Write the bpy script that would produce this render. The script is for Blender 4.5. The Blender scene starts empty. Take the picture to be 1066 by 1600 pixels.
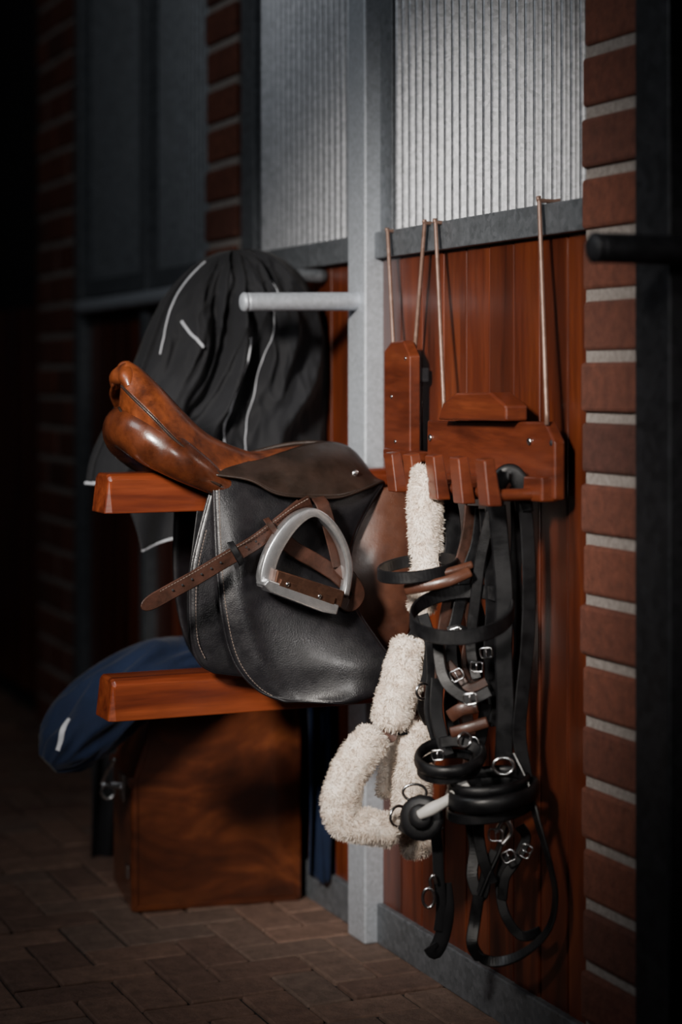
import bpy, bmesh, math, random
from mathutils import Vector, Matrix, noise
random.seed(7)
# ---------------------------------------------------------------- survey frame
H=1.2; F=3000.0; CX=533.0; HZ=590.0
P0=Vector((.051,4.16,0)); UR=Vector((.3963,-.9181,0)); N=Vector((-.9181,-.3963,0)); UP=Vector((0,0,1))
def W(a,o,z): return P0+UR*a+N*o+UP*z            # wall frame: a along wall, o out of wall, z up
def V(x,y,Y): return Vector(((x-CX)/F*Y, Y, H+(HZ-y)/F*Y))
def S(x,y,a):
    k=(x-CX)/F
    o=(k*(P0.y+UR.y*a)-(P0.x+UR.x*a))/(N.x-k*N.y)
    p=P0+UR*a+N*o
    p.z=H+(HZ-y)/F*p.y
    return p
def WP(x,y,o):
    k=(x-CX)/F
    a=(k*(P0.y+N.y*o)-(P0.x+N.x*o))/(UR.x-k*UR.y)
    p=P0+UR*a+N*o
    p.z=H+(HZ-y)/F*p.y
    return p
def inv_a(x,o): 
    p=WP(x,HZ,o); return (p-P0).dot(UR)
# ---------------------------------------------------------------- materials
def newmat(name):
    m=bpy.data.materials.new(name); m.use_nodes=True
    nt=m.node_tree; b=nt.nodes['Principled BSDF']; return m,nt,b
def coords(nt,scale=(1,1,1)):
    tc=nt.nodes.new('ShaderNodeTexCoord')
    mp=nt.nodes.new('ShaderNodeMapping'); mp.inputs['Rotation'].default_value=(0,0,math.radians(-23.35))
    nt.links.new(tc.outputs['Object'],mp.inputs['Vector'])
    m2=nt.nodes.new('ShaderNodeMapping'); m2.inputs['Scale'].default_value=scale
    nt.links.new(mp.outputs[0],m2.inputs['Vector'])
    return m2.outputs[0]
def ramp(nt,fac,stops):
    r=nt.nodes.new('ShaderNodeValToRGB'); e=r.color_ramp.elements
    e[0].position=stops[0][0]; e[0].color=(*stops[0][1],1)
    e[1].position=stops[-1][0]; e[1].color=(*stops[-1][1],1)
    for p,c in stops[1:-1]:
        x=e.new(p); x.color=(*c,1)
    nt.links.new(fac,r.inputs[0]); return r.outputs[0]
def noise_n(nt,vec,scale,detail=4,rough=.55,dist=0):
    n=nt.nodes.new('ShaderNodeTexNoise'); n.inputs['Scale'].default_value=scale
    n.inputs['Detail'].default_value=detail; n.inputs['Roughness'].default_value=rough
    n.inputs['Distortion'].default_value=dist
    nt.links.new(vec,n.inputs['Vector']); return n.outputs[0]
def bump(nt,b,h,strength,dist=.002,prev=None):
    bp=nt.nodes.new('ShaderNodeBump'); bp.inputs['Strength'].default_value=strength; bp.inputs['Distance'].default_value=dist
    nt.links.new(h,bp.inputs['Height'])
    if prev: nt.links.new(prev,bp.inputs['Normal'])
    nt.links.new(bp.outputs[0],b.inputs['Normal']); return bp.outputs[0]
def mix(nt,fac,a,b,mode='MIX'):
    m=nt.nodes.new('ShaderNodeMix'); m.data_type='RGBA'; m.blend_type=mode
    if isinstance(fac,float): m.inputs[0].default_value=fac
    else: nt.links.new(fac,m.inputs[0])
    for s,i in ((a,6),(b,7)):
        if isinstance(s,tuple): m.inputs[i].default_value=(*s,1)
        else: nt.links.new(s,m.inputs[i])
    return m.outputs[2]
def wood(name,dark,mid,light,scale,rough=.35,coat=.25,island=.0,dist=.6,spec=.5):
    m,nt,b=newmat(name); v=coords(nt,scale)
    n=noise_n(nt,v,1.0,6,.6,dist)
    c=ramp(nt,n,[(.3,dark),(.5,mid),(.72,light)])
    n2=noise_n(nt,v,5.0,3,.5,0)
    c=mix(nt,.35,c,ramp(nt,n2,[(.36,(.35,.35,.35)),(.64,(1,1,1))]),'MULTIPLY')
    if island>0:
        g=nt.nodes.new('ShaderNodeNewGeometry')
        r=ramp(nt,g.outputs['Random Per Island'],[(0,(1-island,)*3),(1,(1,1,1))])
        c=mix(nt,1.0,c,r,'MULTIPLY')
    nt.links.new(c,b.inputs['Base Color'])
    b.inputs['Roughness'].default_value=rough; b.inputs['Coat Weight'].default_value=coat; b.inputs['Coat Roughness'].default_value=.2
    b.inputs['Specular IOR Level'].default_value=spec
    bump(nt,b,n2,.15,.001); return m
def leather(name,dark,light,rough=.38,grain=420,bs=.25,coat=.1,nscale=14,spec=.5):
    m,nt,b=newmat(name); v=coords(nt)
    c=ramp(nt,noise_n(nt,v,nscale,6,.65,.2),[(.34,dark),(.66,light)])
    nt.links.new(c,b.inputs['Base Color'])
    vo=nt.nodes.new('ShaderNodeTexVoronoi'); vo.inputs['Scale'].default_value=grain
    nt.links.new(v,vo.inputs['Vector'])
    p=bump(nt,b,noise_n(nt,v,35,3,.5),.2,.002)
    bump(nt,b,vo.outputs[0],bs,.0006,p)
    rr=ramp(nt,noise_n(nt,v,30,4,.6),[(.3,(rough-.08,)*3),(.7,(rough+.12,)*3)])
    nt.links.new(rr,b.inputs['Roughness'])
    b.inputs['Coat Weight'].default_value=coat; b.inputs['Coat Roughness'].default_value=.15
    b.inputs['Specular IOR Level'].default_value=spec
    return m
def metal(name,dark,light,rough=.45,scale=60,metallic=.9,bs=.1):
    m,nt,b=newmat(name); v=coords(nt)
    vo=nt.nodes.new('ShaderNodeTexVoronoi'); vo.inputs['Scale'].default_value=scale
    nt.links.new(v,vo.inputs['Vector'])
    n=noise_n(nt,v,scale*.6,5,.7)
    f=mix(nt,.6,vo.outputs['Color'],n)
    c=ramp(nt,f,[(.3,dark),(.75,light)])
    nt.links.new(c,b.inputs['Base Color'])
    b.inputs['Metallic'].default_value=metallic; b.inputs['Roughness'].default_value=rough
    bump(nt,b,n,bs,.001); return m
def cloth(name,col,rough=.8,sheen=.2,scale=900,spec=.4,crumple=0):
    m,nt,b=newmat(name); v=coords(nt)
    n=noise_n(nt,v,scale,2,.5); n2=noise_n(nt,v,9,4,.5)
    c=ramp(nt,n2,[(.3,tuple(x*.7 for x in col)),(.7,tuple(x*1.3 for x in col))])
    nt.links.new(c,b.inputs['Base Color']); b.inputs['Roughness'].default_value=rough
    b.inputs['Sheen Weight'].default_value=sheen; b.inputs['Specular IOR Level'].default_value=spec
    p=None
    if crumple:
        v2=coords(nt,(1,1,.45))
        p=bump(nt,b,noise_n(nt,v2,26,4,.55,.6),crumple,.012)
    bump(nt,b,n,.3,.0006,p); return m
M_plank=wood('planks_varnished',(.046,.010,.004),(.11,.022,.008),(.18,.041,.013),(14,14,1.6),.36,.25,.5)
M_rack=wood('rack_wood',(.07,.012,.005),(.135,.026,.009),(.20,.043,.014),(2.2,26,26),.32,.35,0,.4)
M_brack=wood('bridle_rack_wood',(.050,.010,.004),(.095,.020,.008),(.14,.033,.012),(8,3,22),.34,.3,0,.5)
M_box=wood('trunk_wood',(.022,.006,.003),(.070,.017,.006),(.155,.042,.013),(3.5,3.5,7),.3,.4,0,1.6)
M_blk=leather('leather_black',(.004,.004,.005),(.010,.009,.011),.36,350,.35,.08,14,.5)
M_strap=leather('leather_strap_black',(.0025,.0025,.003),(.006,.006,.007),.40,500,.15,.02,30,.35)
M_skirt=leather('leather_skirt',(.011,.007,.005),(.028,.017,.013),.38,420,.2,.1,14,.4)
M_tan=leather('leather_tan',(.045,.011,.004),(.175,.044,.013),.35,300,.2,.25,22)
M_panel=leather('leather_panel',(.026,.007,.003),(.085,.022,.008),.28,300,.1,.4,18)
M_brn=leather('leather_brown',(.018,.008,.005),(.048,.018,.011),.48,500,.3,.03,30,.3)
M_brn2=leather('leather_brown_flap',(.035,.013,.008),(.085,.032,.018),.36,360,.25,.15,12)
M_galv=metal('galvanised_steel',(.37,.40,.44),(.50,.54,.60),.5,140,.45,.12)
M_galvd=metal('galvanised_dark',(.10,.11,.12),(.18,.195,.215),.5,90,.5,.12)
M_corr=metal('corrugated_sheet',(.14,.147,.16),(.27,.28,.30),.40,140,.55,.08)
M_steel=metal('polished_steel',(.5,.5,.51),(.7,.7,.71),.22,80,1,.02)
M_alu=metal('aluminium',(.55,.56,.58),(.72,.73,.75),.26,120,.9,.03)
M_copper=metal('anodised_brown',(.09,.045,.03),(.15,.075,.05),.3,120,.8,.03)
M_rod=metal('rod_bronze',(.16,.095,.07),(.25,.16,.13),.42,80,.4,.05)
M_dark=metal('dark_iron',(.012,.013,.015),(.03,.031,.036),.55,60,.5,.1)
M_nylon=cloth('blanket_nylon',(.0075,.008,.010),.78,.05,500,.25,.35)
M_navy=cloth('blanket_navy',(.0035,.009,.028),.85,.06,900,.2,.4)
M_rubber=cloth('rubber_black',(.006,.006,.007),.45,0)
M_web=cloth('webbing_black',(.005,.005,.006),.8,.05,500,.2)
M_refl=cloth('reflective_piping',(.42,.44,.48),.4,.1)
M_bone=cloth('white_rubber',(.62,.60,.56),.4,0)
M_thread=cloth('thread',(.13,.10,.085),.7,0)
M_backing,_nt,_b=newmat('backing'); _b.inputs['Base Color'].default_value=(.01,.01,.011,1); _b.inputs['Roughness'].default_value=.9
M_fur,_nt,_b=newmat('sheepskin')
_c=ramp(_nt,noise_n(_nt,coords(_nt),60,4,.6),[(.3,(.72,.60,.50)),(.65,(.90,.82,.73))]); _nt.links.new(_c,_b.inputs['Base Color'])
_b.inputs['Roughness'].default_value=.85; _b.inputs['Sheen Weight'].default_value=.3
# brick
M_brick,nt,b=newmat('brick'); v=coords(nt)
g=nt.nodes.new('ShaderNodeNewGeometry')
c1=ramp(nt,g.outputs['Random Per Island'],[(0,(.115,.034,.020)),(.5,(.175,.054,.030)),(1,(.085,.030,.021))])
c1=mix(nt,.75,c1,ramp(nt,noise_n(nt,v,45,6,.65),[(.3,(.35,.35,.35)),(.7,(1.0,1.0,1.0))]),'MULTIPLY')
nt.links.new(c1,b.inputs['Base Color']); b.inputs['Roughness'].default_value=.85
bump(nt,b,noise_n(nt,v,60,6,.7),.8,.006)
M_mortar,nt,b=newmat('mortar'); v=coords(nt)
nt.links.new(ramp(nt,noise_n(nt,v,80,5,.7),[(.3,(.17,.145,.13)),(.7,(.30,.27,.25))]),b.inputs['Base Color']); b.inputs['Roughness'].default_value=.95
bump(nt,b,noise_n(nt,v,100,5,.7),.8,.005)
M_paver,nt,b=newmat('paver'); v=coords(nt)
g=nt.nodes.new('ShaderNodeNewGeometry')
c1=ramp(nt,g.outputs['Random Per Island'],[(0,(.155,.090,.068)),(.5,(.235,.138,.100)),(1,(.175,.118,.092))])
c1=mix(nt,.75,c1,ramp(nt,noise_n(nt,v,28,6,.7),[(.3,(.35,.35,.35)),(.7,(1.0,1.0,1.0))]),'MULTIPLY')
nt.links.new(c1,b.inputs['Base Color']); b.inputs['Roughness'].default_value=.75
bump(nt,b,noise_n(nt,v,50,6,.7),.8,.007)
M_sand,nt,b=newmat('joint_sand'); v=coords(nt)
nt.links.new(ramp(nt,noise_n(nt,v,120,5,.7),[(.3,(.008,.007,.006)),(.7,(.02,.017,.015))]),b.inputs['Base Color']); b.inputs['Roughness'].default_value=.95
# ---------------------------------------------------------------- geometry helpers
def group(name,loc=None):
    e=bpy.data.objects.new(name,None); bpy.context.collection.objects.link(e); e.empty_display_size=.05
    return e
def mk(name,verts,faces,mat,parent=None,smooth=True,bevel=0,subsurf=0,solid=0,autos=None):
    me=bpy.data.meshes.new(name); me.from_pydata([tuple(v) for v in verts],[],faces); me.update()
    bm=bmesh.new(); bm.from_mesh(me); bmesh.ops.recalc_face_normals(bm,faces=bm.faces); bm.to_mesh(me); bm.free()
    ob=bpy.data.objects.new(name,me); bpy.context.collection.objects.link(ob)
    me.materials.append(mat)
    if parent: ob.parent=parent
    for p in me.polygons: p.use_smooth=smooth
    if solid:
        s=ob.modifiers.new('s','SOLIDIFY'); s.thickness=solid; s.offset=0
    if bevel:
        s=ob.modifiers.new('b','BEVEL'); s.width=bevel; s.segments=2; s.limit_method='ANGLE'; s.angle_limit=math.radians(40)
    if subsurf:
        s=ob.modifiers.new('ss','SUBSURF'); s.levels=subsurf; s.render_levels=subsurf
    return ob
def box_vf(c,ex,ey,ez):
    vs=[c+ex*i+ey*j+ez*k for i in(-.5,.5) for j in(-.5,.5) for k in(-.5,.5)]
    fs=[(0,1,3,2),(4,6,7,5),(0,4,5,1),(2,3,7,6),(0,2,6,4),(1,5,7,3)]
    return vs,fs
def boxes(name,lst,mat,parent=None,bevel=.003,smooth=False):
    """lst of (a0,a1,o0,o1,z0,z1)"""
    V_=[];F_=[]
    for a0,a1,o0,o1,z0,z1 in lst:
        vs,fs=box_vf(W((a0+a1)/2,(o0+o1)/2,(z0+z1)/2),UR*(a1-a0),N*(o1-o0),UP*(z1-z0))
        k=len(V_); V_+=vs; F_+=[tuple(i+k for i in f) for f in fs]
    return mk(name,V_,F_,mat,parent,smooth,bevel)
def prism(name,poly,ext,mat,parent=None,bevel=.002,smooth=False):
    n=len(poly); vs=list(poly)+[p+ext for p in poly]
    fs=[tuple(range(n)),tuple(range(2*n-1,n-1,-1))]+[(i,(i+1)%n,n+(i+1)%n,n+i) for i in range(n)]
    return mk(name,vs,fs,mat,parent,smooth,bevel)
def cat(pts,n,closed=False):
    """catmull-rom through tuples/Vectors"""
    P=[Vector(p) for p in pts]; out=[]; m=len(P)
    segs=m if closed else m-1
    for i in range(segs):
        if closed: p0,p1,p2,p3=P[(i-1)%m],P[i],P[(i+1)%m],P[(i+2)%m]
        else: p0,p1,p2,p3=P[max(i-1,0)],P[i],P[i+1],P[min(i+2,m-1)]
        for k in range(n):
            t=k/n; t2=t*t; t3=t2*t
            out.append(.5*((2*p1)+(p2-p0)*t+(2*p0-5*p1+4*p2-p3)*t2+(3*p1-p0-3*p2+p3)*t3))
    if not closed: out.append(P[-1].copy())
    return out
def tangents(p,closed):
    m=len(p); T=[]
    for i in range(m):
        if closed: t=p[(i+1)%m]-p[i-1]
        else: t=p[min(i+1,m-1)]-p[max(i-1,0)]
        if t.length<1e-9: t=Vector((0,0,1))
        T.append(t.normalized())
    return T
def sweep(name,p,prof_fn,mat,parent,closed=False,nrm=None,wdir=None,smooth=True,bevel=0):
    T=tangents(p,closed); vs=[];fs=[]; m=len(p); nb=None; prev=None; K=0
    for i in range(m):
        t=T[i]
        if wdir is not None:
            w=wdir-t*t.dot(wdir)
            if w.length<.05: w=prev if prev else t.orthogonal()
            B=w.normalized(); n_=t.cross(B)
            prev=B
        elif nrm is not None:
            q=nrm-t*t.dot(nrm)
            if q.length<.05: q=prev if prev else t.orthogonal()
            n_=q.normalized(); B=n_.cross(t); prev=n_
        else:
            if prev is None: prev=t.orthogonal().normalized()
            q=prev-t*t.dot(prev); n_=q.normalized(); B=n_.cross(t); prev=n_
        pr=prof_fn(i/(m-1),i); K=len(pr)
        for x,y in pr: vs.append(p[i]+B*x+n_*y)
    R=m if closed else m-1
    for i in range(R):
        j=(i+1)%m
        for k in range(K):
            fs.append((i*K+k,i*K+(k+1)%K,j*K+(k+1)%K,j*K+k))
    if not closed:
        fs.append(tuple(range(K))); fs.append(tuple((m-1)*K+k for k in range(K)))
    return mk(name,vs,fs,mat,parent,smooth,bevel)
def strap(name,pts,w,t,mat,parent,closed=False,nrm=Vector((0,-1,.1)),wdir=None,n=8,tip=False,puff=0):
    p=cat(pts,n,closed)
    def pr(s,i):
        ww=w/2
        if tip and s>.9: ww*=max(.25,math.sqrt(max(0,1-((s-.9)/.1)**2)))
        h=t/2; c=min(h*.7,ww*.4)
        if puff: 
            return [(ww*math.cos(q),(h+0)*math.sin(q)) for q in [k*math.pi/6 for k in range(12)]]
        return [(-ww,-h+c),(-ww+c,-h),(ww-c,-h),(ww,-h+c),(ww,h-c),(ww-c,h),(-ww+c,h),(-ww,h-c)]
    return sweep(name,p,pr,mat,parent,closed,None if wdir is not None else nrm,wdir,smooth=bool(puff))
def tube(name,pts,r,mat,parent,closed=False,n=8,segs=14,radii=None,sx=1,sy=1,nrm=None,lump=0):
    p=cat(pts,n,closed); R=None
    if radii: R=[x[0] for x in cat([(q,0,0) for q in radii],n,closed)]
    def pr(s,i):
        rr=R[i] if R else r
        o=[]
        for k in range(segs):
            q=2*math.pi*k/segs; z=rr
            if lump: z*=1+lump*noise.noise(Vector((p[i].x*22+math.cos(q),p[i].z*22,math.sin(q)*1.3+p[i].y*22)))
            o.append((z*sx*math.cos(q),z*sy*math.sin(q)))
        return o
    return sweep(name,p,pr,mat,parent,closed,nrm)
def grid(name,fn,nu,nv,mat,parent,solid=0,subsurf=0,wrap=False):
    vs=[fn(i/(nu-1) if not wrap else i/nu,j/(nv-1)) for j in range(nv) for i in range(nu)]
    fs=[]
    for j in range(nv-1):
        for i in range(nu if wrap else nu-1):
            a=j*nu+i; b_=j*nu+(i+1)%nu
            fs.append((a,b_,b_+nu,a+nu))
    return mk(name,vs,fs,mat,parent,True,0,subsurf,solid)
def samp(c,t):
    """piecewise sample dense curve at t 0..1"""
    x=t*(len(c)-1); i=min(int(x),len(c)-2); return c[i].lerp(c[i+1],x-i)
def ring(name,c,r,mr,mat,parent,nrm=Vector((0,-1,0)),sx=1,sy=1,rot=0):
    z=nrm.normalized(); x=z.orthogonal().normalized() if abs(z.z)>.9 else UP.cross(z).normalized(); y=z.cross(x)
    x,y=x*math.cos(rot)+y*math.sin(rot),y*math.cos(rot)-x*math.sin(rot)
    pts=[c+x*r*sx*math.cos(q)+y*r*sy*math.sin(q) for q in [k*math.pi/8 for k in range(16)]]
    return tube(name,pts,mr,mat,parent,True,2,8)
def stud(name,c,r,h,mat,parent,nrm):
    z=nrm.normalized(); x=z.orthogonal().normalized(); y=z.cross(x); vs=[];fs=[]
    prof=[(r,0),(r,h*.5),(r*.8,h*.85),(r*.4,h)]
    for rr,hh in prof:
        for k in range(14):
            q=2*math.pi*k/14; vs.append(c+z*hh+x*rr*math.cos(q)+y*rr*math.sin(q))
    for l in range(3):
        for k in range(14): fs.append((l*14+k,l*14+(k+1)%14,(l+1)*14+(k+1)%14,(l+1)*14+k))
    fs.append(tuple(range(42,56))); fs.append(tuple(range(14)))
    return mk(name,vs,fs,mat,parent)
def stitches(name,pts,mat,parent,L=.0045,gap=.0065,r=.0007,nrm=Vector((0,-1,0)),n=24):
    p=cat(pts,n); vs=[];fs=[]; acc=0; nxt=0
    for i in range(len(p)-1):
        d=(p[i+1]-p[i]); l=d.length
        if l<1e-6: continue
        t=d/l
        while nxt<acc+l:
            c=p[i]+t*(nxt-acc); B=t.cross(nrm).normalized()
            v_,f_=box_vf(c,t*L,B*r*2,nrm.normalized()*r*2); k=len(vs); vs+=v_; fs+=[tuple(a+k for a in f) for f in f_]
            nxt+=gap
        acc+=l
    return mk(name,vs,fs,mat,parent,False)
# ---------------------------------------------------------------- room
ZB0,ZB1=1.452,1.508
# floor
pv=[];pf=[]
ext=[]
cell=.1
for i in range(-46,26):
    for j in range(-3,34):
        c=(i-j)%4
        if c==0: ext.append((i,i+2,j,j+1))
        elif c==3: ext.append((i,i+1,j,j+2))
random.seed(3)
for (i0,i1,j0,j1) in ext:
    g_=.0035; dz=random.uniform(-.003,.002)
    vs,fs=box_vf(W((i0+i1)/2*cell,(j0+j1)/2*cell,-.03+dz),UR*((i1-i0)*cell-g_*2),N*((j1-j0)*cell-g_*2),UP*.06)
    k=len(pv); pv+=vs; pf+=[tuple(a+k for a in f) for f in fs]
floor=group('floor')
mk('pavers',pv,pf,M_paver,floor,False,.004)
boxes('joint_sand_bed',[(-6,4,-.4,4.5,-.2,-.008)],M_sand,floor,0)
# stable front wall
wall=group('wall_stable')
boxes('wall_core',[(-5.5,3.0,-.14,-.03,0,3.2)],M_backing,wall,0)
pl=[]
def planks(a0,a1,w=.1,z0=.075,z1=ZB0):
    n=max(1,round((a1-a0)/w)); w=(a1-a0)/n
    for i in range(n): pl.append((a0+i*w+.0012,a0+(i+1)*w-.0012,-.028,random.uniform(-.003,.0),z0,z1))
planks(.09,.965,.097); planks(-.754,0,.1); planks(-2.15,-.986,.11); planks(-5.5,-2.77,.11); planks(1.28,3,.11)
boxes('vertical_planks',pl,M_plank,wall,.003)
# corrugated sheets above
def corr(name,a0,a1,pitch,amp,z0=ZB1-.01,z1=3.1,o=-.012,mat=M_corr):
    n=int((a1-a0)/pitch*8); vs=[];fs=[]
    for i in range(n+1):
        a=a0+(a1-a0)*i/n; ph=(a-a0)/pitch*2*math.pi
        s=math.sin(ph); s=math.copysign(abs(s)**.6,s)
        for z in (z0,z1): vs.append(W(a,o+amp*s,z))
    for i in range(n): fs.append((2*i,2*i+2,2*i+3,2*i+1))
    return mk(name,vs,fs,mat,wall,True)
corr('corrugated_sheet_right',.14,.965,.033,.0085)
corr('corrugated_sheet_middle',-.68,.0,.033,.0075)
corr('corrugated_sheet_left',-2.2,-.986,.033,.005,mat=M_galvd)
boxes('sheet_frame',[(.09,.15,-.02,.004,ZB1,3.1),(-.754,-.66,-.02,.006,ZB1,3.1)],M_galvd,wall,.002)
# steel trims
t1=boxes('trim_1',[(0,.09,-.02,.04,0,3.1)],M_galv,None,.004)
t2=boxes('trim_2',[(.09,.965,-.02,.018,ZB0,ZB1),(-.754,0,-.02,.018,ZB0,ZB1)],M_galvd,None,.003)
t3=boxes('trim_3',[(-2.236,-.986,-.02,.018,ZB0,ZB1),(-1.53,-1.47,-.02,.03,0,3.1),(-2.236,-2.16,-.02,.03,0,3.1)],M_galvd,None,.003)
t4=boxes('baseboard_stable',[(.09,.965,-.02,.012,0,.085),(-.754,0,-.02,.012,0,.085),(-2.16,-.986,-.02,.012,0,.085)],M_galvd,None,.003)
t5=boxes('trim_4',[(1.17,1.27,-.02,.05,0,3.1)],M_dark,None,.004)
# brick pillars
def pillar(name,a0,a1,o1,L=.24):
    g_=group(name)
    boxes('mortar',[(a0+.006,a1-.006,-.1,o1-.009,0,3.1)],M_mortar,g_,0)
    bl=[];z=0;r=0
    while z<3.1:
        cuts=[a0]+([ (a0+a1)/2 ] if (r%2 and a1-a0>.3) else [])+[a1]
        if a1-a0>.3 and r%2==0: cuts=[a0,a0+(a1-a0)*.27,a0+(a1-a0)*.75,a1]
        for i in range(len(cuts)-1):
            j=random.uniform(-.004,.003)
            bl.append((cuts[i]+(.008 if i else 0)+random.uniform(0,.009),cuts[i+1]-(.008 if i<len(cuts)-2 else 0)-random.uniform(0,.008),-.09,o1+j,z+.0095+random.uniform(-.001,.001),z+.0935+random.uniform(-.001,.001)))
        z+=.103;r+=1
    boxes('bricks',bl,M_brick,g_,.007)
pillar('brick_pillar',.965,1.165,.03)
pillar('brick_pillar',-.986,-.754,.02)
pillar('brick_pillar',-2.77,-2.236,.02)
r1=group('blanket_rail')
pA=S(540,471,.045); pB=S(380,472,.045)
tube('rail_tube',[pA+ (pA-pB).normalized()*.05,pA.lerp(pB,.5),pB.lerp(pA,.03)],.0195,M_galv,r1,segs=20)
stud('rail_cap',pB.lerp(pA,.03),.0205,.012,M_galv,r1,(pB-pA))
r2=group('blanket_rail')
tube('rail_tube',[W(-1.0,.05,1.43),W(-1.25,.05,1.425),W(-2.1,.05,1.42)],.022,M_galv,r2,segs=16)
boxes('rail_bracket',[(-1.04,-1.0,-.0,.05,1.40,1.46),(-2.12,-2.08,-.0,.05,1.39,1.45)],M_galvd,r2)
r3=group('blanket_rail')
tube('rail_tube',[W(1.33,-.02,1.393),W(1.33,.1,1.393),W(1.33,.215,1.393)],.0225,M_dark,r3,segs=18)
stud('rail_cap',W(1.33,.215,1.393),.0235,.012,M_dark,r3,N)
# ---------------------------------------------------------------- saddle rack
AS=.2
rack=group('saddle_rack')
def arm(name,xl,yt,yb,xr_o=.0):
    pl_=S(xl,yb,AS+.04); oL=(pl_-P0).dot(N); z0=pl_.z; z1=S(xl,yt,AS+.04).z
    prof=[(-.05,z0),(.05,z0),(.05,z1-.012),(.043,z1-.004),(.034,z1),(-.034,z1),(-.043,z1-.004),(-.05,z1-.012)]
    m=8; vs=[]
    for o in (0.0,oL-.014):
        for a,z in prof: vs.append(W(AS+a,o,z))
    for a,z in prof:
        zz=z0+(z-z0)*.97; vs.append(W(AS+a*.86,oL-(.0 if z<z1-.02 else .008),zz))
    fs=[tuple(range(m)),tuple(range(2*m,3*m))]
    for l in range(2):
        for k in range(m): fs.append((l*m+k,l*m+(k+1)%m,(l+1)*m+(k+1)%m,(l+1)*m+k))
    mk(name,vs,fs,M_rack,rack,False,.0025)
    return z0,z1
za0,za1=arm('upper_arm',162,741,803)
zb0,zb1=arm('lower_arm',168,1062,1128)
boxes('wall_plate',[(AS-.05,AS+.05,.0,.022,zb0-.03,za1+.03)],M_rack,rack,.004)
# ---------------------------------------------------------------- saddle
sad=group('saddle')
def SD(q): return S(q[0],q[1],AS+q[2])
def mir(p):
    a=(p-P0).dot(UR)-AS; return p-UR*(2*a)
def loft(name,curves,mat,nu=40,nv=14,mirror=False,solid=0,both=False,fn=None):
    C=[cat([SD(q) for q in c],10) for c in curves]
    def f(u,v):
        rows=[samp(c,u) for c in C]
        q=cat(rows,6); p=samp(q,v)
        if fn: p=fn(p,u,v)
        return p
    if not mirror: return grid(name,f,nu,nv,mat,sad,solid)
    def g2(u,v):
        rows=[samp(c,u) for c in C]
        full=[mir(r) for r in rows[::-1]]+rows[1:]
        q=cat(full,6); return samp(q,v)
    return grid(name,g2,nu,nv*2,mat,sad,solid)
C0=[(200,566,0),(220,580,0),(250,612,0),(280,646,0),(315,680,0),(355,701,0),(400,712,0),(450,710,0),(500,702,0),(535,704,0),(562,722,0)]
C1=[(196,570,.02),(219,584,.045),(250,612,.07),(282,645,.08),(317,678,.08),(357,699,.07),(402,712,.06),(450,708,.055),(500,701,.05),(536,705,.04),(565,724,.03)]
C2=[(190,603,.03),(208,622,.075),(237,650,.11),(268,682,.125),(303,713,.13),(343,738,.12),(398,740,.105),(450,732,.10),(500,728,.095),(545,730,.08),(575,748,.05)]
loft('seat',[C0,C1,C2],M_tan,60,14,True,.006)
C3=[(186,640,.01),(205,668,.06),(234,692,.095),(272,720,.115),(305,742,.12),(345,762,.115)]
loft('cantle_back',[[ (x,y,d) for x,y,d in C2[:6]],C3],M_tan,40,8,False,.004)
tube('seat_welt',[SD((x,y,d+.003)) for x,y,d in C2[:7]],.0032,M_skirt,sad)
tube('panel_welt',[SD((x,y-3,d+.012)) for x,y,d in C3],.0028,M_skirt,sad)
pp=[(200,668,0,36),(222,676,.045,41),(245,692,.075,40),(275,714,.10,33),(308,735,.105,27),(345,756,.10,20),(400,775,.09,17)]
near=[(SD(q[:3]),q[3]/800) for q in pp]
full=[(mir(p),r) for p,r in near[::-1]]+near[1:]
tube('stuffed_panel',[p for p,r in full],0,M_panel,sad,radii=[r for p,r in full],segs=24,sy=1.0)
# cantle: closed rear face under the lip
k_=[SD((203,606,.05)),SD((199,590,.032)),SD((201,583,0)),mir(SD((199,590,.032))),mir(SD((203,606,.05)))]
tube('cantle_roll',k_,.0,M_tan,sad,radii=[.008,.017,.021,.017,.008],segs=18)
K0=[(340,722,.09),(395,722,.085),(440,708,.07),(485,694,.045),(520,692,.02),(548,702,.01),(570,726,.0),(580,745,.0)]
K1=[(338,732,.11),(395,736,.115),(438,738,.12),(485,730,.115),(528,728,.10),(562,734,.08),(585,746,.05),(592,752,.03)]
K2=[(337,742,.125),(390,750,.14),(432,771,.15),(480,777,.152),(530,777,.145),(572,763,.125),(597,753,.09),(600,758,.07)]
loft('skirt',[K0,K1,K2],M_skirt,60,14,False,.006)
C=[cat([mir(SD(q)) for q in c],10) for c in (K0,K1,K2)]
grid('skirt_far',lambda u,v: samp(cat([samp(c,u) for c in C],6),v),40,12,M_skirt,sad,.006)
tube('skirt_edge',[SD((x,y,d+.003)) for x,y,d in K2],.0028,M_skirt,sad)
stud('badge',SD((556,740,.108)),.008,.003,M_steel,sad,UR)
def flap(name,Lc,Rc,mat,bul,nu=40,nv=50,solid=.006,wave=None,edge=True):
    Lw=cat([SD(q) for q in Lc],10); Rw=cat([SD(q) for q in Rc],10)
    def f(u,v):
        p=samp(Lw,v).lerp(samp(Rw,v),u)
        p=p+UR*(bul*math.sin(math.pi*u)**.8*math.sin(math.pi*min(1,v*1.0))**.7)
        if wave: p=p+UR*wave(u,v)
        return p
    o=grid(name,f,nu,nv,mat,sad,solid)
    if edge:
        pts=[f(0,i/24) for i in range(25)]+[f(i/6,1) for i in range(1,6)]+[f(1,1-i/24) for i in range(25)]
        tube(name+'_edge',pts,.0034,mat,sad,n=2,segs=8)
    return f
FL=[(334,738,.115),(335,800,.12),(338,880,.13),(344,950,.135),(356,1012,.135),(374,1050,.14),(404,1079,.148),(440,1093,.16)]
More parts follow.
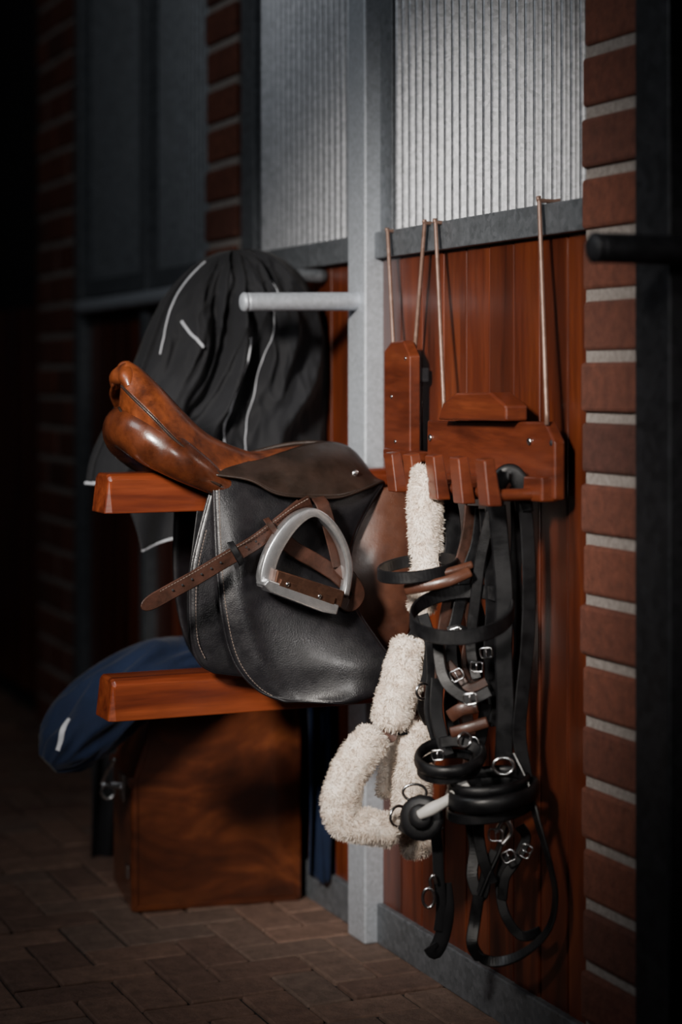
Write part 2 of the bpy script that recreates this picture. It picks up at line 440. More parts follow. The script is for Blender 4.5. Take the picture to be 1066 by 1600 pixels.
FR=[(598,757,.10),(574,795,.12),(552,845,.125),(545,900,.14),(556,950,.165),(590,1003,.20),(609,1034,.215),(604,1060,.21),(582,1080,.20),(540,1093,.185)]
ff=flap('near_flap',FL,FR,M_blk,.018,wave=lambda u,v:.010*math.sin(u*5+v*4)*v+.010*math.exp(-((u-.12)/.10)**2)*math.sin(math.pi*v)+.09*max(0,v-.50)**1.6)
stitches('flap_stitching',[ff(.025,i/20)+UR*.0042 for i in range(1,19)],M_thread,sad,nrm=UR,n=3)
FFL=[mir(SD(q)) for q in FL]; FFR=[mir(SD(q)) for q in FR]
a_=cat(FFL,10); b_=cat(FFR,10)
grid('far_flap',lambda u,v: samp(a_,v).lerp(samp(b_,v),u)-UR*(.028*math.sin(math.pi*u)*math.sin(math.pi*v)),24,30,M_blk,sad,.006)
flap('sweat_flap',[(330,765,.09),(312,830,.095),(299,890,.10),(297,950,.10),(300,1000,.10),(312,1035,.10),(335,1050,.10)],
     [(430,765,.09),(430,830,.10),(430,890,.10),(430,950,.11),(430,1000,.11),(420,1035,.11),(400,1058,.11)],M_blk,.006,20,30,.006)
stitches('sweat_stitching',[SD((x,y,.112)) for x,y in [(322,830),(309,890),(306,950),(309,1000),(320,1028)]],M_thread,sad,nrm=UR,n=12)
flap('forward_flap',[(560,775,.08),(545,840,.09),(540,900,.10),(550,955,.10),(580,1005,.10),(600,1030,.10)],
     [(610,760,.10),(640,782,.11),(648,850,.125),(648,920,.13),(640,975,.13),(622,1025,.12)],M_brn2,.012,24,30,.008)
for i,(x0,x1) in enumerate([(318,303),(330,322)]):
    strap('girth_strap_%d'%(i+1),[SD((x0,800,.075)),SD(((x0+x1)/2,860,.085)),SD((x1,930,.09)),SD((x1+3,1010,.085))],.028,.004,M_strap,sad,nrm=UR)
strap('leather_tail',[SD(q) for q in [(485,785,.165),(460,800,.18),(425,828,.185),(395,850,.19),(350,876,.20),(305,903,.205),(260,928,.21),(221,950,.215)]],.030,.0045,M_brn,sad,nrm=UR,tip=True,n=10)
strap('leather_upper',[SD(q) for q in [(497,778,.155),(505,790,.175),(514,820,.185),(522,850,.185),(530,885,.19)]],.028,.0045,M_brn,sad,nrm=UR)
strap('leather_under',[SD(q) for q in [(442,842,.185),(460,858,.18),(495,878,.18),(528,900,.185),(556,930,.19),(552,942,.19)]],.030,.0045,M_brn,sad,nrm=UR)
strap('leather_fold',[SD(q) for q in [(470,790,.17),(448,808,.176),(432,826,.18),(440,843,.182)]],.028,.0045,M_brn,sad,nrm=UR)
strap('leather_wrap',[SD(q) for q in [(530,885,.192),(548,905,.205),(560,928,.205),(548,945,.2),(530,935,.195)]],.028,.0045,M_brn,sad,nrm=UR)
for k,(x,y,ang) in enumerate([(369,864,.50),(427,826,.62)]):
    dx,dy=math.sin(ang),math.cos(ang)
    strap('keeper_%d'%(k+1),[SD((x-dx*19,y-dy*19,.19)),SD((x-dx*8,y-dy*8,.202)),SD((x+dx*8,y+dy*8,.203)),SD((x+dx*19,y+dy*19,.19))],.013,.004,M_strap if k==0 else M_brn,sad,nrm=UR)
for k,(x,y) in enumerate([(400,846),(385,855),(345,879),(330,888),(315,897),(300,905),(285,914),(270,922)]):
    stud('hole_%d'%(k+1),SD((x,y,.2+ (400-x)/130*.013)),.0022,.0022,M_backing,sad,UR)
st=[(480,779),(455,794),(420,820),(390,842),(345,868),(300,895),(255,920),(228,936)]
stitches('leather_stitching_top',[SD((x,y+1,.1885+(480-x)/260*.027)) for x,y in st],M_thread,sad,nrm=UR,n=14)
def ringx(name,outer,inner,d0,d1,mat,bev=.002):
    o=cat([(x,y,0) for x,y in outer],5); i_=cat([(x,y,0) for x,y in inner],5); m=len(o)
    vs=[]
    for k in range(m):
        vs+=[SD((o[k].x,o[k].y,d1)),SD((i_[k].x,i_[k].y,d1)),SD((i_[k].x,i_[k].y,d1))-UR*(d1-d0),SD((o[k].x,o[k].y,d1))-UR*(d1-d0)]
    fs=[(0,1,2,3),tuple(4*(m-1)+q for q in range(4))]
    for k in range(m-1):
        for q in range(4): fs.append((4*k+q,4*k+(q+1)%4,4*k+4+(q+1)%4,4*k+4+q))
    return mk(name,vs,fs,mat,sad,True,bev)
outer=[(409,918),(408,897),(418,862),(438,828),(462,804),(490,794),(512,804),(531,825),(545,853),(552,885),(550,912),(546,932)]
inner=[(432,924),(430,900),(438,870),(455,840),(474,818),(492,808),(506,816),(522,834),(535,860),(541,888),(541,912),(537,930)]
ringx('stirrup_iron',outer,inner,.195,.222,M_alu)
def quad(name,q,d0,d1,mat,bev=.003):
    return prism(name,[SD((x,y,d1)) for x,y in q],-UR*(d1-d0),mat,sad,bev)
quad('stirrup_footbed',[(434,890),(540,924),(534,950),(428,916)],.195,.240,M_copper)
quad('stirrup_footplate',[(412,914),(420,905),(531,946),(527,961),(505,957),(424,926)],.20,.245,M_alu)
quad('stirrup_tread',[(440,905),(525,934),(522,945),(436,915)],.21,.2455,M_copper,.001)
for x,y in [(447,918),(497,937)]:
    stud('stirrup_screw',SD((x+3,y-5,.247)),.0045,.002,M_steel,sad,UR)
# ---------------------------------------------------------------- black blanket
blk=group('horse_blanket')
AB=-.22
A=cat([S(x,y,AB) for x,y in [(352,392),(318,405),(285,432),(256,466),(234,508),(215,556),(192,612),(165,665),(142,712),(134,752)]],8)
B=cat([S(x,y,AB) for x,y in [(352,392),(396,390),(434,402),(464,426),(486,458),(502,500),(509,545),(511,600),(508,650),(504,712)]],8)
def fold(u,v):
    k=.30+.70*min(1,v*2.0)
    w=u+.12*noise.noise(Vector((u*2.2,v*2.6,7)))
    r=lambda n: 1-2.2*math.sqrt(n*n+.0025)
    s=.050*r(noise.noise(Vector((w*4.6+2,v*1.5,3.1))))
    s+=.020*r(noise.noise(Vector((w*9,v*3.4+w*4,9.7))))
    s+=.005*r(noise.noise(Vector((u*19,v*12-u*6,1.7))))
    return s*k
def bl(u,v,side=1):
    p=samp(A,v).lerp(samp(B,v),u)
    e=math.sin(math.pi*min(1,max(0,u)))**.5
    return p+UR*side*(e*(.025+.050*min(1,v*2.2))+e*fold(u,v)*1.35)
grid('near_drape',lambda u,v:bl(u,v),170,140,M_nylon,blk)
grid('far_drape',lambda u,v:bl(u,v,-1),50,50,M_nylon,blk)
def pip(name,uv,r=.0028,mat=M_refl):
    c=cat([(u,v,0) for u,v in uv],10)
    tube(name,[bl(q.x,q.y)+UR*.002 for q in c],r,mat,blk,n=2,segs=6)
pip('piping_1',[(.05,.14),(.045,.25),(.05,.38),(.06,.47),(.07,.56)],.0020)
pip('piping_2',[(.13,.45),(.19,.51),(.25,.56)],.0036)
pip('piping_3',[(.50,.56),(.49,.68),(.485,.8),(.485,.98)],.0024)
pip('piping_4',[(.68,.34),(.62,.55),(.58,.75),(.565,.98)],.0012)
# folded upper edge band along the crest
strap('crest_binding',[bl(.03,v/12)+UR*.004 for v in range(2,9)],.016,.004,M_nylon,blk,nrm=UR)
tube('hem_left',[bl(.01,v/12) for v in range(7,13)],.006,M_nylon,blk)
tube('hem_piping',[bl(.0+.07*i/6,1.0)+UP*(-.004) for i in range(0,7)],.004,M_refl,blk)
def tail(u,v):
    p=S(200+130*u+ (20-20*u)*v,790+(70-40*u)*v,AB+.02); return p+UR*.012*math.sin(9*u+2*v)
grid('tail_fold',tail,30,14,M_nylon,blk,.004)
tube('tail_piping',[tail(i/10,1) for i in range(0,6)],.003,M_refl,blk)
tube('carry_pole',[W(AB,.0,1.43),W(AB,.2,1.43),W(AB,.30,1.41)],.016,M_galvd,blk)
# ---------------------------------------------------------------- navy blanket
nav=group('horse_blanket')
pth=[(345,1022,34),(300,1036,42),(250,1052,50),(200,1080,56),(155,1115,56),(118,1150,52),(94,1176,40),(76,1194,20)]
cp=cat([S(x,y,-.22) for x,y,r in pth],8); cr=[q.x for q in cat([(r/720,0,0) for x,y,r in pth],8)]
T=tangents(cp,False)
def nb(u,v):
    x=v*(len(cp)-1); i=min(int(x),len(cp)-2); p=samp(cp,v); t=T[i]; r=cr[i]+(cr[i+1]-cr[i])*(x-i)
    q=2*math.pi*u; up=(UP-t*UP.dot(t)).normalized()
    n1=noise.noise(Vector((math.cos(q)*2.2,math.sin(q)*2.2,v*3.5)))
    k=1+.06*math.sin(3*q+5*v)+.16*(1-2.4*math.sqrt(n1*n1+.002))-.08
    return p+up*r*math.cos(q)*k*1.0+UR*r*1.3*math.sin(q)*k
grid('folded_body',nb,90,110,M_navy,nav,0,0,True)
mk('fold_end',[nb(i/24,1) for i in range(24)],[tuple(range(24))],M_navy,nav)
def cur(u,v):
    p=S(478+(50+6*math.sin(v*2))*u+4*v,1015+ (365-35*abs(u-.4))*v,-.16); return p+UR*(.014*math.sin(11*u+3*v)+.006*math.sin(25*u))
grid('hanging_drape',cur,40,40,M_navy,nav,.004)
strap('reflective_strip',[nb(.165,.87)+UR*.004,nb(.145,.81)+UR*.004,nb(.12,.75)+UR*.004,nb(.10,.69)+UR*.004],.012,.004,M_refl,nav,nrm=Vector((-.2,-1,.5)))
tube('carry_pole',[W(-.22,0,.62),W(-.22,.2,.62),W(-.22,.3,.62)],.016,M_galvd,nav)
def cur2(u,v):
    p=S(142+55*u,1150+ (215)*v,-.86); return p+UR*(.014*math.sin(11*u+3*v))
grid('far_drape',cur2,20,20,M_nylon,nav,.004)
# ---------------------------------------------------------------- tack trunk
tr=group('tack_trunk')
A0=Vector((-.470,4.305,0)); an=math.radians(15)
ex=Vector((math.cos(an),math.sin(an),0)); ey=Vector((-math.sin(an),math.cos(an),0))
LW,DW=.392,.28
zc,zt=.29,.56
prof=[(0,0),(0,zc),(.085,zt),(LW,zt),(LW,0)]
prism('trunk_body',[A0+ex*x+UP*z for x,z in prof],ey*DW,M_box,tr,.005)
def bar(name,p,q,w,t,off,mat=M_box):
    strap(name,[A0+ex*p[0]+UP*p[1]-ey*off,A0+ex*(p[0]+q[0])/2+UP*(p[1]+q[1])/2-ey*off,A0+ex*q[0]+UP*q[1]-ey*off],w,t,mat,tr,nrm=-ey)
bar('edge_slope',(.006,zc),(.088,zt-.01),.014,.006,.002)
bar('edge_front',(.008,.008),(.008,zc),.014,.006,.002)
bar('edge_foot',(.008,.008),(LW-.008,.008),.014,.006,.002)
bar('edge_back',(LW-.008,.008),(LW-.008,zt),.014,.006,.002)
prism('lid_lip',[A0+UP*(zc-.008)-ex*.008-ey*.004,A0+UP*(zc+.012)-ex*.008-ey*.004,A0+UP*(zc+.012)+ex*.01-ey*.004,A0+UP*(zc-.008)+ex*.01-ey*.004],ey*(DW+.008),M_box,tr,.002)
lc=A0+ey*.07-ex*.008
prism('catch_plate',[lc+UP*(zc-.05)-ey*.03,lc+UP*(zc+.01)-ey*.03,lc+UP*(zc+.01)+ey*.03,lc+UP*(zc-.05)+ey*.03],-ex*.006,M_steel,tr,.002)
tube('catch_staple',[lc-ex*.006+UP*(zc-.02)-ey*.02,lc-ex*.05+UP*(zc-.012),lc-ex*.006+UP*(zc-.02)+ey*.02],.0045,M_steel,tr)
tube('catch_lever',[lc-ex*.05+UP*(zc-.015),lc-ex*.04+UP*(zc+.015)-ey*.01,lc-ex*.022+UP*(zc+.05)-ey*.03],.0055,M_steel,tr)
ring('catch_ring',lc-ex*.035+UP*(zc-.03),.016,.003,M_steel,tr,nrm=Vector((.3,-1,0)))
prism('bottom_hinge',[A0+ey*.02-ex*.002+UP*.07,A0+ey*.02-ex*.002+UP*.10,A0+ey*.05-ex*.002+UP*.10,A0+ey*.05-ex*.002+UP*.07],-ex*.004,M_steel,tr,.001)
# ---------------------------------------------------------------- bridle racks with hanging rods
def rod(name,parent,top,bot,back,o_t=.03,o_b=.05):
    a=WP(top[0],top[1],o_t); b_=WP(bot[0],bot[1],o_b)
    c=a-N*(.055)+UR*.0; c2=c-UP*.03
    tube(name,[c2,c,c.lerp(a,.5),a,a+ (b_-a)*.02,a.lerp(b_,.5),b_],.0042,M_rod,parent,n=6,segs=10)
rk1=group('bridle_rack')
of=.06
pts=[(600,705),(600,549),(610,535),(630,532),(640,556),(640,712)]
pw=[WP(x,y,of) for x,y in pts]
prism('back_plate',pw,-N*.024,M_brack,rk1,.003)
for x,y in [(612,620),(634,560),(618,690)]:
    stud('screw',WP(x,y,of),.004,.002,M_steel,rk1,N)
prism('foot_ledge',[WP(598,700,.075),WP(598,716,.075),WP(642,722,.075),WP(642,706,.075)],-N*.04,M_brack,rk1,.003)
rod('hanging_rod_1',rk1,(606,361),(616,560),.05)
rod('hanging_rod_2',rk1,(664,349),(645,590),.05,.03,.03)
boxes('stopper',[(inv_a(651,.03)-.02,inv_a(651,.03)+.02,.01,.05,1.19,1.22)],M_dark,rk1,.004)
rk2=group('bridle_rack')
of=.055
prism('back_plate',[WP(x,y,of) for x,y in [(667,657),(852,659),(866,690),(866,782),(667,772)]],-N*.022,M_brack,rk2,.004)
prism('crest',[WP(x,y,of+.03) for x,y in [(684,656),(692,630),(712,614),(765,613),(790,634),(790,658)]],-N*.045,M_brack,rk2,.004)
prism('lower_ledge',[WP(x,y,of+.02) for x,y in [(640,738),(846,745),(846,785),(640,768)]],-N*.035,M_brack,rk2,.004)
for x,y in [(828,690),(673,684),(840,768)]:
    stud('screw',WP(x,y,of),.007,.004,M_steel,rk2,N)
stud('side_knob',WP(868,692,.045),.009,.012,M_dark,rk2,UR+N)
for k,(xl,yt,yb) in enumerate([(597,708,768),(626,710,774),(661,712,780),(699,715,786),(739,718,790)]):
    op=.165
    p_b=WP(xl+9,yb,op); p_t=WP(xl+2,yt,op+.005)
    w_=UR*.036; t_=-N*.028
    poly=[p_b,p_b+t_,p_t+t_*.75+UP*.004,p_t]
    prism('peg_%d'%(k+1),poly,w_,M_brack,rk2,.003)
    c=p_b+t_*.6+w_*.5+UP*.018
    tube('peg_arm_%d'%(k+1),[c,c-N*.05,c-N*.095],.011,M_brack,rk2,n=3)
rod('hanging_rod_1',rk2,(681,348),(694,640),.05,.03,.06)
rod('hanging_rod_2',rk2,(843,314),(855,664),.05,.03,.055)
# ---------------------------------------------------------------- sheepskin halter
hal=group('sheepskin_halter')
def fur(name,pts,radii,Y=None,n=10,count=9000,L=.0085):
    P=[V(*q) for q in pts]
    p=cat(P,n); R=[x.x for x in cat([(r,0,0) for r in radii],n)]
    T=tangents(p,False); fr=[]; prev=T[0].orthogonal().normalized()
    vs=[];fs=[];K=24
    for i in range(len(p)):
        t=T[i]; q=(prev-t*t.dot(prev)).normalized(); prev=q; fr.append((q,q.cross(t)))
    seq=[(0,-.35,.55),(0,-.2,.85)]+[(i,0,1) for i in range(len(p))]+[(len(p)-1,.2,.85),(len(p)-1,.35,.55)]
    for i,off,s in seq:
        c=p[i]+T[i]*off*R[i]; x,y=fr[i]
        for k in range(K):
            a=2*math.pi*k/K; d=x*math.cos(a)+y*math.sin(a)
            r=R[i]*s*(1+.16*noise.noise(c*30+d*1.4))
            vs.append(c+d*r)
    m=len(seq)
    for i in range(m-1):
        for k in range(K): fs.append((i*K+k,i*K+(k+1)%K,(i+1)*K+(k+1)%K,(i+1)*K+k))
    fs.append(tuple(range(K))); fs.append(tuple((m-1)*K+k for k in range(K)))
    mk(name,vs,fs,M_fur,hal)
    fv=[];ff_=[]
    for _ in range(count):
        i=random.randint(0,m-2); k=random.randint(0,K-1); a,b_=random.random(),random.random()
        p00,p10,p01,p11=vs[i*K+k],vs[i*K+(k+1)%K],vs[(i+1)*K+k],vs[(i+1)*K+(k+1)%K]
        q=(p00*(1-a)+p10*a)*(1-b_)+(p01*(1-a)+p11*a)*b_
        nn=(p10-p00).cross(p01-p00)
        if nn.length<1e-10: continue
        nn.normalize()
        ci=p[seq[i][0]]
        if nn.dot(q-ci)<0: nn=-nn
        cl=noise.noise_vector(q*70)
        d=(nn+cl*1.0+Vector((random.uniform(-.4,.4),random.uniform(-.4,.4),random.uniform(-.5,.3)))).normalized()
        l=L*random.uniform(.5,1.1); s=d.cross(Vector((random.random(),random.random(),random.random()))).normalized()*.0006
        e=q+d*l*.6; e2=e+(d+cl*.8+Vector((0,0,-.3))).normalized()*l*.5
        z=len(fv); fv+=[q-s,q+s,e+s*.8,e-s*.8,e2]; ff_+=[(z,z+1,z+2,z+3),(z+3,z+2,z+4)]
    me=bpy.data.meshes.new(name+'_pile'); me.from_pydata([tuple(v) for v in fv],[],ff_); me.update()
    ob=bpy.data.objects.new(name+'_pile',me); bpy.context.collection.objects.link(ob); me.materials.append(M_fur); ob.parent=hal
fur('poll_sleeve',[(668,738,3.52),(664,790,3.52),(666,860,3.53),(660,950,3.53)],[.026,.029,.027,.022],count=9000)
fur('cheek_sleeve_upper',[(640,1008,3.5),(628,1065,3.5),(610,1128,3.5)],[.031,.035,.032],count=9000)
fur('cheek_sleeve_lower',[(652,1135,3.52),(645,1200,3.52),(643,1270,3.52),(652,1330,3.52)],[.032,.034,.032,.024],count=11000)
fur('nose_sleeve',[(583,1152,3.48),(553,1195,3.46),(532,1245,3.44),(540,1283,3.43),(575,1292,3.43),(612,1296,3.44)],[.030,.032,.032,.029,.028,.026],count=14000)
fur('chin_sleeve',[(622,1165,3.56),(612,1195,3.56),(605,1240,3.55)],[.018,.02,.018],count=3000)
strap('crown_strap',[V(660,940,3.54),V(655,975,3.54),V(642,1005,3.52)],.022,.004,M_web,hal)
strap('cheek_joint',[V(606,1128,3.5),V(612,1150,3.49),V(590,1150,3.49),V(578,1148,3.49)],.022,.004,M_brn2,hal)
strap('cheek_joint_2',[V(606,1120,3.49),V(625,1140,3.49),V(645,1135,3.5)],.02,.004,M_web,hal)
strap('nose_joint',[V(608,1296,3.44),V(630,1285,3.45),V(650,1280,3.46)],.026,.004,M_web,hal)
ring('halter_ring_1',V(648,1238,3.44),.021,.0028,M_steel,hal,sx=1,sy=.7)
ring('halter_ring_2',V(661,1080,3.44),.014,.0028,M_steel,hal,nrm=Vector((.6,-1,0)))
ring('halter_ring_3',V(622,1275,3.42),.018,.003,M_steel,hal,nrm=Vector((.8,-1,0)))
strap('throat_strap',[V(672,1010,3.47),V(668,1050,3.46),V(664,1068,3.45)],.018,.004,M_web,hal)
strap('throat_strap_2',[V(662,1092,3.45),V(662,1110,3.47),V(672,1130,3.5)],.022,.005,M_strap,hal)
# ---------------------------------------------------------------- bridles
def loop(name,cx,cy,rx,ry,Y,rY,w,t,mat,parent,tilt=0,a0=0,a1=360,wd=UP,puff=0):
    pts=[]; full=(a1-a0)>=360; n_=16
    for k in range(n_ if full else n_+1):
        q=math.radians(a0+(a1-a0)*k/n_)
        x=rx*math.cos(q); y=ry*math.sin(q)
        X=x*math.cos(tilt)-y*math.sin(tilt); Yy=x*math.sin(tilt)+y*math.cos(tilt)
        pts.append(V(cx+X,cy+Yy,Y-rY*math.sin(q)))
    return strap(name,pts,w,t,mat,parent,full,wdir=wd,n=4,puff=puff)
def vs_(name,pts,w,mat,parent,t=.0045,nrm=Vector((-.25,-1,.1)),tip=False,puff=0,Y=None):
    return strap(name,[V(*q) if Y is None else V(q[0],q[1],Y) for q in pts],w,t,mat,parent,nrm=nrm,n=8,tip=tip,puff=puff)
def buckle(parent,x,y,Y,s=.013,rot=0,nrm=Vector((-.2,-1,0))):
    """rectangular roller buckle with a tongue"""
    z=nrm.normalized(); x_=UP.cross(z).normalized(); y_=z.cross(x_)
    x_,y_=x_*math.cos(rot)+y_*math.sin(rot),y_*math.cos(rot)-x_*math.sin(rot)
    c=V(x,y,Y); a,b_=s*.95,s*.75; k=.35
    P=[c+x_*i+y_*j for i,j in [(-a,-b_*k),(-a,b_*k),(-a*.8,b_),(0,b_),(a*.8,b_),(a,b_*k),(a,-b_*k),(a*.8,-b_),(0,-b_),(-a*.8,-b_)]]
    tube('buckle_frame',P,.0017,M_steel,parent,True,2,8)
    tube('buckle_tongue',[c-y_*b_,c+z*.003,c+y_*b_],.0012,M_steel,parent,False,2,6)
b1=group('bridle')
NR=Vector((.25,-1,.05))
vs_('cheekpiece_1',[(776,790,3.36),(782,850,3.37),(788,930,3.37),(787,1020,3.37),(790,1110,3.37),(787,1185,3.37)],.032,M_strap,b1,.007,nrm=Vector((.02,-1,.05)))
vs_('cheekpiece_2',[(817,765,3.36),(824,830,3.36),(827,920,3.36),(824,1010,3.36),(816,1090,3.36),(812,1150,3.36),(822,1215,3.35)],.025,M_strap,b1,nrm=NR)
vs_('headpiece',[(772,800,3.37),(776,762,3.36),(788,742,3.355),(802,740,3.355),(813,757,3.355),(820,800,3.36)],.032,M_strap,b1,.008,puff=1)
vs_('throatlatch',[(806,760,3.39),(808,830,3.40),(806,900,3.4),(812,1000,3.4),(806,1090,3.4),(800,1150,3.4)],.022,M_strap,b1,nrm=NR)
vs_('cheekpiece_3',[(758,795,3.42),(762,860,3.42),(768,940,3.42),(765,1020,3.42),(770,1090,3.41),(775,1135,3.4)],.022,M_strap,b1,nrm=NR)
vs_('cheekpiece_4',[(768,800,3.40),(752,870,3.41),(744,930,3.42),(736,1010,3.43),(745,1060,3.42)],.020,M_strap,b1)
loop('browband',722,960,80,36,3.36,.07,.026,.005,M_strap,b1,tilt=-.10)
loop('noseband',770,1238,68,20,3.34,.07,.030,.015,M_strap,b1,tilt=-.12,puff=1)
loop('flash_band',766,1262,66,17,3.345,.06,.018,.006,M_strap,b1,tilt=-.14)
loop('noseband_lining',764,1222,60,16,3.35,.055,.022,.012,M_strap,b1,tilt=-.10,puff=1)
ring('bit_ring_1',V(787,1197,3.33),.018,.003,M_steel,b1,sx=1,sy=.8)
vs_('rein_1',[(800,1180,3.36),(826,1235,3.33),(842,1290,3.31),(858,1345,3.30),(868,1400,3.30),(858,1450,3.3),(825,1485,3.31),(785,1502,3.33),(752,1496,3.34),(738,1465,3.35),(742,1420,3.36),(760,1370,3.36),(780,1325,3.36),(790,1290,3.36)],.019,M_strap,b1,nrm=Vector((-1,-.35,.3)))
vs_('rein_2',[(736,1285,3.38),(742,1325,3.38),(738,1370,3.37),(752,1400,3.36),(762,1360,3.36),(775,1330,3.36)],.021,M_strap,b1)
vs_('rein_3',[(790,1335,3.37),(782,1385,3.37),(790,1430,3.36),(815,1462,3.35),(845,1455,3.33)],.018,M_strap,b1)
vs_('rein_4',[(812,1290,3.36),(822,1310,3.36),(806,1345,3.36),(790,1370,3.36),(785,1405,3.36)],.018,M_strap,b1)
vs_('rein_5',[(748,1400,3.35),(742,1440,3.35),(738,1475,3.34),(752,1500,3.34)],.021,M_strap,b1,tip=True)
vs_('rein_6',[(752,1255,3.36),(748,1300,3.36),(756,1345,3.355),(770,1380,3.355)],.020,M_strap,b1)
for x,y,s,r in [(775,1305,.013,0),(822,1330,.012,1.1),(795,1338,.012,.5),(735,1092,.012,.2)]:
    buckle(b1,x,y,3.335,s,r)
tube('bit_mouthpiece',[V(775,1300,3.34),V(790,1280,3.34),V(800,1300,3.34),V(785,1320,3.34)],.0045,M_steel,b1)
b2=group('bridle')
vs_('headpiece',[(700,775,3.55),(706,805,3.54),(708,850,3.53),(700,890,3.52)],.030,M_strap,b2,nrm=NR)
vs_('headpiece_back',[(690,780,3.57),(690,830,3.57),(700,880,3.56),(712,930,3.55)],.024,M_strap,b2,nrm=NR)
vs_('cheekpiece_brown',[(737,790,3.46),(733,830,3.46),(724,870,3.46),(712,905,3.46),(700,950,3.46),(692,1010,3.45),(690,1065,3.44)],.026,M_brn,b2,.006,nrm=NR)
vs_('cheekpiece_black',[(752,795,3.44),(745,850,3.44),(728,900,3.44),(715,960,3.44),(705,1010,3.43),(712,1060,3.42),(735,1090,3.41)],.022,M_strap,b2,nrm=NR)
loop('noseband',653,888,62,13,3.46,.07,.022,.005,M_strap,b2,tilt=-.13)
vs_('browband_brown',[(634,922,3.42),(660,917,3.40),(700,908,3.39),(735,893,3.40)],.020,M_brn2,b2,.010,puff=1)
vs_('browband_brown_2',[(640,908,3.42),(670,900,3.41),(705,892,3.41),(738,882,3.42)],.014,M_brn2,b2,.009,puff=1)
loop('cavesson',704,1182,52,24,3.36,.06,.022,.013,M_strap,b2,tilt=-.10,puff=1)
loop('cavesson_lower',702,1198,48,20,3.365,.055,.016,.006,M_strap,b2,tilt=-.10)
vs_('flash_strap',[(684,1005,3.40),(690,1050,3.39),(705,1075,3.38),(735,1092,3.37),(765,1080,3.37)],.020,M_strap,b2)
vs_('flash_strap_2',[(700,1035,3.41),(720,1060,3.40),(735,1075,3.39),(760,1065,3.39)],.016,M_brn,b2)
vs_('brown_cheek_end',[(703,1120,3.39),(722,1108,3.38),(746,1104,3.38)],.024,M_brn2,b2,.009,puff=1)
vs_('brown_chin_pad',[(705,1145,3.385),(730,1138,3.375),(762,1128,3.375)],.020,M_brn2,b2,.009,puff=1)
vs_('chin_strap',[(690,1160,3.39),(715,1158,3.38),(742,1168,3.37),(752,1185,3.37)],.019,M_strap,b2)
vs_('cheek_lower',[(684,1060,3.43),(682,1110,3.42),(690,1150,3.41),(700,1180,3.40)],.024,M_strap,b2,nrm=NR)
vs_('cheek_lower_2',[(760,1100,3.40),(752,1150,3.40),(742,1200,3.40),(748,1250,3.40)],.022,M_strap,b2,nrm=NR)
vs_('hang_a',[(728,930,3.45),(738,980,3.45),(730,1030,3.44),(742,1070,3.43)],.022,M_brn,b2,nrm=NR)
vs_('hang_b',[(660,960,3.47),(672,1000,3.46),(676,1050,3.45),(672,1110,3.44),(684,1160,3.43)],.022,M_strap,b2,nrm=NR)
vs_('hang_c',[(722,1060,3.43),(728,1110,3.43),(736,1160,3.42),(728,1220,3.42)],.022,M_brn,b2,nrm=NR)
vs_('hang_d',[(738,800,3.50),(728,860,3.50),(735,920,3.49),(750,980,3.49),(744,1050,3.48),(752,1110,3.47)],.026,M_strap,b2,nrm=NR)
vs_('hang_e',[(712,930,3.52),(700,980,3.51),(712,1040,3.50),(704,1100,3.49),(712,1150,3.48)],.026,M_strap,b2,nrm=NR)
vs_('keeper_a',[(700,985,3.405),(716,982,3.40),(728,986,3.405)],.014,M_strap,b2)
for x,y,s,r in [(714,1055,.012,.5),(745,1042,.011,0),(738,1162,.012,.4),(712,990,.012,.3),(684,1180,.011,.1),(760,1020,.011,.1)]:
    buckle(b2,x,y,3.375,s,r)
ring('cheek_ring',V(726,1156,3.365),.013,.0022,M_steel,b2,nrm=Vector((.5,-1,0)))
bit=group('rubber_bit')
stud('guard_disc',V(660,1278,3.36),.040,.012,M_rubber,bit,Vector((-.35,-1,.25)))
stud('guard_boss',V(658,1276,3.345),.022,.010,M_rubber,bit,Vector((-.35,-1,.25)))
tube('white_mouthpiece',[V(655,1274,3.33),V(675,1264,3.325),V(700,1250,3.325),V(722,1234,3.33),V(733,1226,3.33)],0,M_bone,bit,radii=[.008,.011,.009,.013,.010])
strap('guard_strap',[V(625,1290,3.4),V(640,1300,3.37),V(665,1305,3.36),V(690,1290,3.37)],.014,.004,M_rubber,bit)
lead=group('lead_rope')
vs_('webbing',[(680,1290,3.40),(684,1330,3.40),(686,1370,3.40),(690,1420,3.40),(686,1455,3.40)],.020,M_web,lead,.008,puff=1)
vs_('webbing_end',[(694,1380,3.41),(698,1420,3.4),(692,1460,3.4),(680,1486,3.39),(672,1478,3.39)],.028,M_web,lead,.010,puff=1)
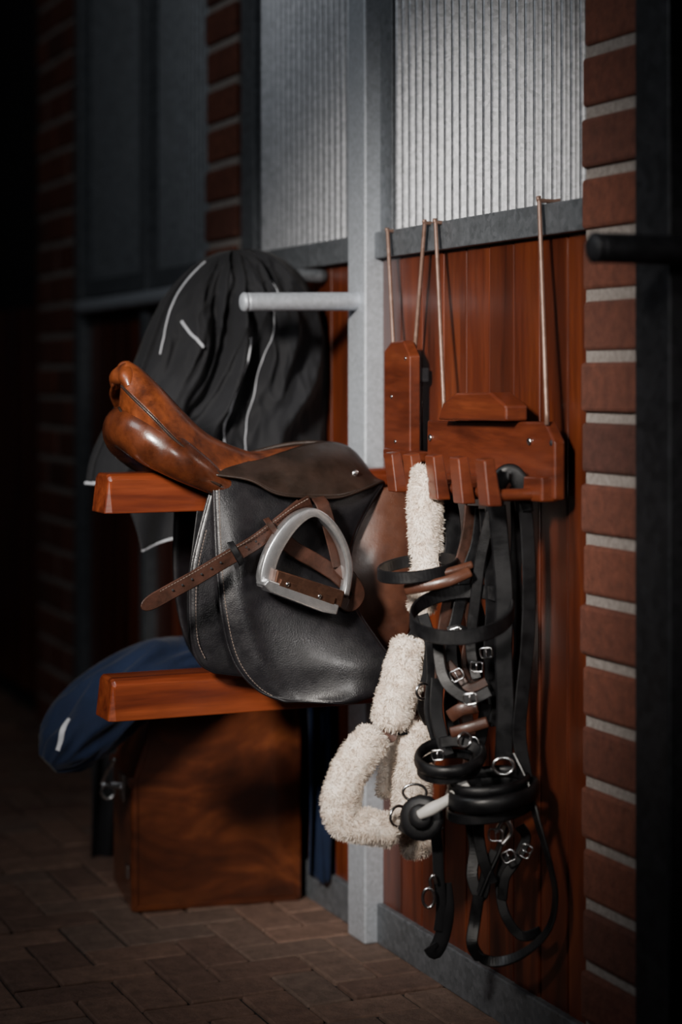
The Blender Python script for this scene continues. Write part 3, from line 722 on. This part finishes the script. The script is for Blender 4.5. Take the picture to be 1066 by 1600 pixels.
ring('snap_ring',V(670,1403,3.385),.014,.003,M_steel,lead,sx=.75,sy=1.2)
tube('snap_hook',[V(674,1385,3.385),V(672,1375,3.385),V(678,1368,3.385),V(682,1380,3.385)],.003,M_steel,lead)
# ---------------------------------------------------------------- light
def look(ob,tgt): ob.rotation_euler=(Vector(tgt)-ob.location).to_track_quat('-Z','Y').to_euler()
def spot(name,loc,tgt,e,ang,blend,size,col=(1,1,1)):
    l=bpy.data.lights.new(name,'SPOT'); l.energy=e; l.spot_size=math.radians(ang); l.spot_blend=blend; l.shadow_soft_size=size; l.color=col
    o=bpy.data.objects.new(name,l); bpy.context.collection.objects.link(o); o.location=loc; look(o,tgt); return o
def area(name,loc,tgt,e,sx,sy,col=(1,1,1)):
    l=bpy.data.lights.new(name,'AREA'); l.energy=e; l.shape='RECTANGLE'; l.size=sx; l.size_y=sy; l.color=col
    o=bpy.data.objects.new(name,l); bpy.context.collection.objects.link(o); o.location=loc; look(o,tgt); return o
spot('spot_key',(-1.5,.35,2.45),(.02,3.85,.93),1650,27,1.0,.28,(1,.93,.85))
spot('spot_fill',(.8,-.3,1.8),(-.08,3.8,.80),190,21,1.0,.40,(1,.96,.92))
area('area_fill_metal',(-2.3,2.6,2.9),(.1,3.9,1.5),20,1.2,.8,(.94,.97,1))  # added fill from high left to brighten the metal sheets; no real window
w=bpy.data.worlds.new('world'); bpy.context.scene.world=w; w.use_nodes=True
w.node_tree.nodes['Background'].inputs[0].default_value=(.65,.67,.75,1); w.node_tree.nodes['Background'].inputs[1].default_value=.006
# ---------------------------------------------------------------- camera
cd=bpy.data.cameras.new('camera'); cam=bpy.data.objects.new('camera',cd); bpy.context.collection.objects.link(cam)
cam.location=(0,0,H); cam.rotation_euler=(math.pi/2,0,0)
cd.sensor_fit='VERTICAL'; cd.sensor_height=36
cd.lens=F/1600*36; cd.shift_y=-(800-HZ)/1600; cd.shift_x=0
cd.dof.use_dof=True; cd.dof.focus_distance=3.6; cd.dof.aperture_fstop=1.5
cd.clip_start=.05
bpy.context.scene.camera=cam
